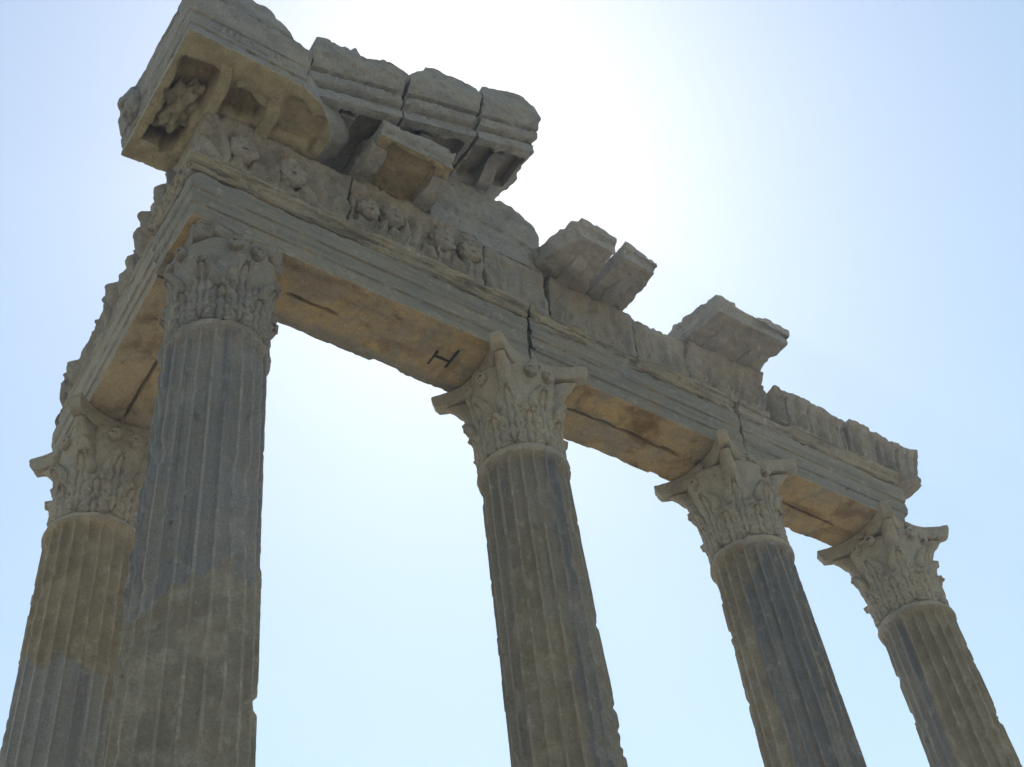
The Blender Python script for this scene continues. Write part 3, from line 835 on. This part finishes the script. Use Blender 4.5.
# raking cornice blocks ------------------------------------------------------
SL = 0.41
def rake_block(label, x0, x1, top, seed, modillions, end=0.0, front=-1.06, zsh=0.0, notch=0.0):
    t = thing("cornice_block", label, "stone block", (0, 0, 0), 0, "projecting cornice blocks")
    H = 0.95
    def fn(V):
        X, Y, Z = V.T.copy()
        bot = Z < 1e-6
        rec = bot & (Y > front + 0.13) & (Y < -0.52) & (X > x0 + 0.05) & (X < x1 - 0.10)
        V[:, 2] = Z + rec * 0.16
        d = np.interp(Z, [0, 0.13, 0.136, 0.19, 0.196, 0.31, 0.316, 0.36, 0.366, 0.62, 0.95], [0, 0, -0.035, -0.03, 0.035, 0.06, 0.03, 0.04, 0.09, 0.17, 0.18])
        dn = 0.020 * np.abs(np.sin(X * pi / 0.085)) * ((Z > 0.20) & (Z < 0.305))
        V[:, 1] = np.where(Y < front + 1e-4, Y - d - dn, V[:, 1])
        tp = np.interp(X, *zip(*top)) - (0.19 if x1 < 2.2 else 0.13) + 0.05 * fbm(np.stack([X, Y, 0 * X], 1) + seed, 6, 3, seed)
        k = Z / H
        zz = np.where(Z > 0.30, 0.30 + (Z - 0.30) / (H - 0.30) * (tp - 0.30), V[:, 2])
        V[:, 2] = zz
        if end:
            # the free right end slopes back from the front edge
            lim = x1 - end * np.clip((V[:, 1] - front - 0.05) / 0.6, 0, 1) - 0.10 * fbm(V * [0, 1, 1], 3, 3, seed) - 0.35 * sstep(0.55, 0.95, V[:, 2]) * sstep(-0.9, -1.1, V[:, 1]) * 0.3
            f = sstep(x0, x1, X)
            V[:, 0] = X - np.maximum(X - lim, 0)
        V[:, 2] += 11.44 + SL * (X - 0.1) + zsh
        return V, rec * 0.4  # coffers tinted a little browner
    V, F, st = slab(levels(x0, x1, 0.022), levels(front, -0.05, 0.022, front + 0.13, -0.52), levels(0, H, 0.024, 0.133, 0.193, 0.313, 0.363), fn, seed, rough=0.011, lump=0.018, chip=0.8, wear=0.4, it=3)
    part("block", V, F, M_CORNICE, t, 45, {"warm_tint": st})
    for mx in modillions:
        zb = 11.44 + SL * (mx - 0.1) + zsh
        V, F = gridbox(levels(mx - 0.075, mx + 0.075, 0.02), levels(front + 0.15, -0.50, 0.02), levels(zb - 0.005, zb + 0.20, 0.02))
        k = np.clip((V[:, 1] - front - 0.15) / 0.4, 0, 1)
        low = V[:, 2] < zb + 0.12
        V[:, 2] += np.where(low, -0.10 * sstep(0.3, 1, k) + 0.03 * np.sin(k * pi * 2), 0)
        V = weather(V, F, off=(mx, 1, 1), rough=0.007, lump=0.01, wear=0.7, it=3, seed=seed)
        part("bracket", V, F, M_CORNICE, t, 45)
    return t
rake_block("sloping cornice block with a jagged top, just right of the huge corner block", 0.20, 1.24, [(0.1, 0.85), (0.32, 0.98), (0.45, 0.95), (0.62, 0.95), (0.74, 0.80), (0.95, 0.88), (1.10, 0.83), (1.24, 0.70)], 31, [0.72])
rake_block("flat topped sloping cornice block between the jagged block and the outermost one", 1.255, 2.15, [(1.2, 0.82), (1.30, 0.86), (1.48, 1.02), (2.15, 0.88)], 32, [1.62])
rake_block("outermost sloping cornice block, its free right end against the sky", 2.165, 2.95, [(2.16, 0.88), (2.25, 0.93), (2.75, 0.92), (2.88, 0.82), (2.96, 0.6)], 33, [2.55], end=0.05)

# low yellowish cornice fragment beneath the sloping blocks --------------------
def fragment(label, x0, x1, z0, z1, front, back, seed, fn=None, mat=M_SOFFIT, warm_tint=0.6, patch=0.0, recess=None, rough=0.012, lump=0.03, wear=0.8, it=7):
    t = thing("cornice_fragment", label, "stone block", (0, 0, 0), 0, "broken cornice fragments")
    xm, ym = (), ()
    if recess: xm, ym = (recess[0], recess[1]), (recess[2], recess[3])
    def f(V):
        X, Y, Z = V.T.copy()
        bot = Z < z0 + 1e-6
        st = bot * warm_tint
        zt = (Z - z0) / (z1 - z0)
        if recess:
            ins = bot & (X > recess[0]) & (X < recess[1]) & (Y > recess[2]) & (Y < recess[3])
            V[:, 2] += ins * recess[4]
            st = np.where(ins, 0.45, st)  # recess tinted browner
        V[:, 1] = np.where(Y < front + 1e-4, Y - np.interp(zt, [0, 0.4, 0.42, 1], [0, 0, 0.03, 0.07]), V[:, 1])
        if fn: V = fn(V, X, Y, Z, zt)
        return V, (st, bot * patch)  # second value: yellower underside with ground bounce put into the colour
    V, F, (st, pa) = slab(levels(x0, x1, 0.02, *xm), levels(front, back, 0.02, *ym), levels(z0, z1, 0.02), f, seed, rough=rough, lump=lump, wear=wear, it=it, chip=0.8)
    part("block", V, F, mat, t, 48, {"warm_tint": st, "patch": pa})
    return t
def bearing(V, X, Y, Z, zt):
    """the back of the fragment rises to carry the sloping blocks"""
    V[:, 2] += (zt > 0.5) * (zt - 0.5) * 2 * sstep(-0.88, -0.66, Y) * np.maximum(0, 11.47 + SL * (X - 0.1) - 11.66)
    return V
def under_brackets(t, xs, front, z, hw=0.085):
    for bx in xs:
        V, F = gridbox(levels(bx - hw, bx + hw, 0.015), levels(front + 0.14, -0.42, 0.02), levels(z - 0.055, z + 0.08, 0.015))
        k = (V[:, 1] - front - 0.14) / (-0.42 - front - 0.14)
        V[:, 2] += np.where(V[:, 2] < z, 0.03 * np.cos(k * 7) - 0.04 * k, 0)
        V[:, 0] += 0.15 * (bx - V[:, 0]) * (1 - k) + 0.012 * np.sin(k * 8)
        V = weather(V, F, off=(bx, 2, 2), rough=0.008, lump=0.016, wear=0.8, it=4, chip=0.8, seed=71)
        part("bracket", V, F, M_CORNICE, t, 45)
t = fragment("small cornice fragment with a yellow underside below the sloping blocks", 0.99, 1.80, 11.46, 11.66, -1.04, 0.1, 41, fn=bearing, recess=(1.14, 1.64, -0.98, -0.50, 0.05), lump=0.02, it=5, mat=M_CORNICE, patch=1.0, warm_tint=0.25)
under_brackets(t, [1.06, 1.73], -1.04, 11.47, 0.095)
# upper rounded wall block ------------------------------------------------------
def tymp(V, X, Y, Z, zt):
    r = np.clip((X - 2.75) / 0.55, 0, 1)
    V[:, 2] = np.where(zt > 0, 11.42 + (V[:, 2] - 11.42) * (1 - 0.42 * r ** 2.6), V[:, 2])
    return V
fragment("rounded grey block right of the cornice, standing on the frieze", 1.90, 3.29, 11.41, 12.31, -0.46, 0.30, 42, tymp, M_CORNICE, 0.0, lump=0.02)
# loose fragments -----------------------------------------------------------------
def frag_shape(front, xc, spread, seed, lean=0.0):
    """wider towards the back, underside drooping at the front, uneven top"""
    def f(V, X, Y, Z, zt):
        k = np.clip((Y - front) / 0.7, 0, 1)
        V[:, 0] = xc + (V[:, 0] - xc) * (1 + spread * k) * (1 + 0.10 * zt)
        V[:, 2] += np.where(zt < 0.5, (1 - 2 * zt) * (-0.05 * (1 - k)), 0)
        n = fbm(np.stack([X, Y, 0 * X], 1) + seed, 2.6, 3, seed)
        V[:, 2] += (0.05 * n + lean * (X - xc) * -1 - 0.04 * (1 - k)) * (zt > 0.5)
        und = zt < 1e-4
        V[:, 2] += und * (0.09 * np.maximum(fbm(np.stack([X, Y, 0 * X], 1) + seed * 3, 3.4, 3, seed + 2), -0.02)) * sstep(0.02, 0.16, Y - front)
        return V
    return f
t = fragment("left of the two loose cornice fragments side by side on the frieze", 3.28, 3.75, 11.405, 11.60, -1.08, 0.25, 43, frag_shape(-1.08, 3.60, 0.50, 3, 0.08), M_CORNICE, 0.1, 0.25, rough=0.014, wear=0.6, it=5)
under_brackets(t, [3.50], -1.08, 11.44)
t = fragment("right of the two loose cornice fragments side by side on the frieze", 3.87, 4.28, 11.40, 11.58, -1.08, 0.25, 44, frag_shape(-1.08, 3.92, 0.24, 5, 0.05), M_CORNICE, 0.05, 0.2, rough=0.014, it=7)
under_brackets(t, [4.08], -1.08, 11.43)
t = fragment("lone wide cornice fragment with rounded corners on the leaf carved frieze block", 5.26, 6.26, 11.40, 11.62, -1.03, 0.25, 45, frag_shape(-1.03, 5.8, 0.14, 8, 0.05), M_CORNICE, 0.05, 0.2, rough=0.012, it=9)
under_brackets(t, [5.52, 6.02], -1.03, 11.43)

# ------------------------------------------------------------------ thin air volume added to veil the stone as lens glare does
HM = bpy.data.materials.new("glare_haze"); HM.use_nodes = True
hn = HM.node_tree.nodes; hn.clear()
ho = hn.new("ShaderNodeOutputMaterial"); hv = hn.new("ShaderNodeVolumePrincipled")
hv.inputs["Color"].default_value = (0.95, 0.97, 1.0, 1)
hv.inputs["Density"].default_value = 0.0036
hv.inputs["Anisotropy"].default_value = 0.55
HM.node_tree.links.new(hv.outputs[0], ho.inputs["Volume"])
hV, hF = gridbox(np.array([-1210.0, 1210.0]), np.array([-1210.0, 1210.0]), np.array([-1.0, 13.9]))
hz = link("glare_haze", mesh_of("glare_haze", hV, hF, HM, 0)); hz["kind"] = "stuff"
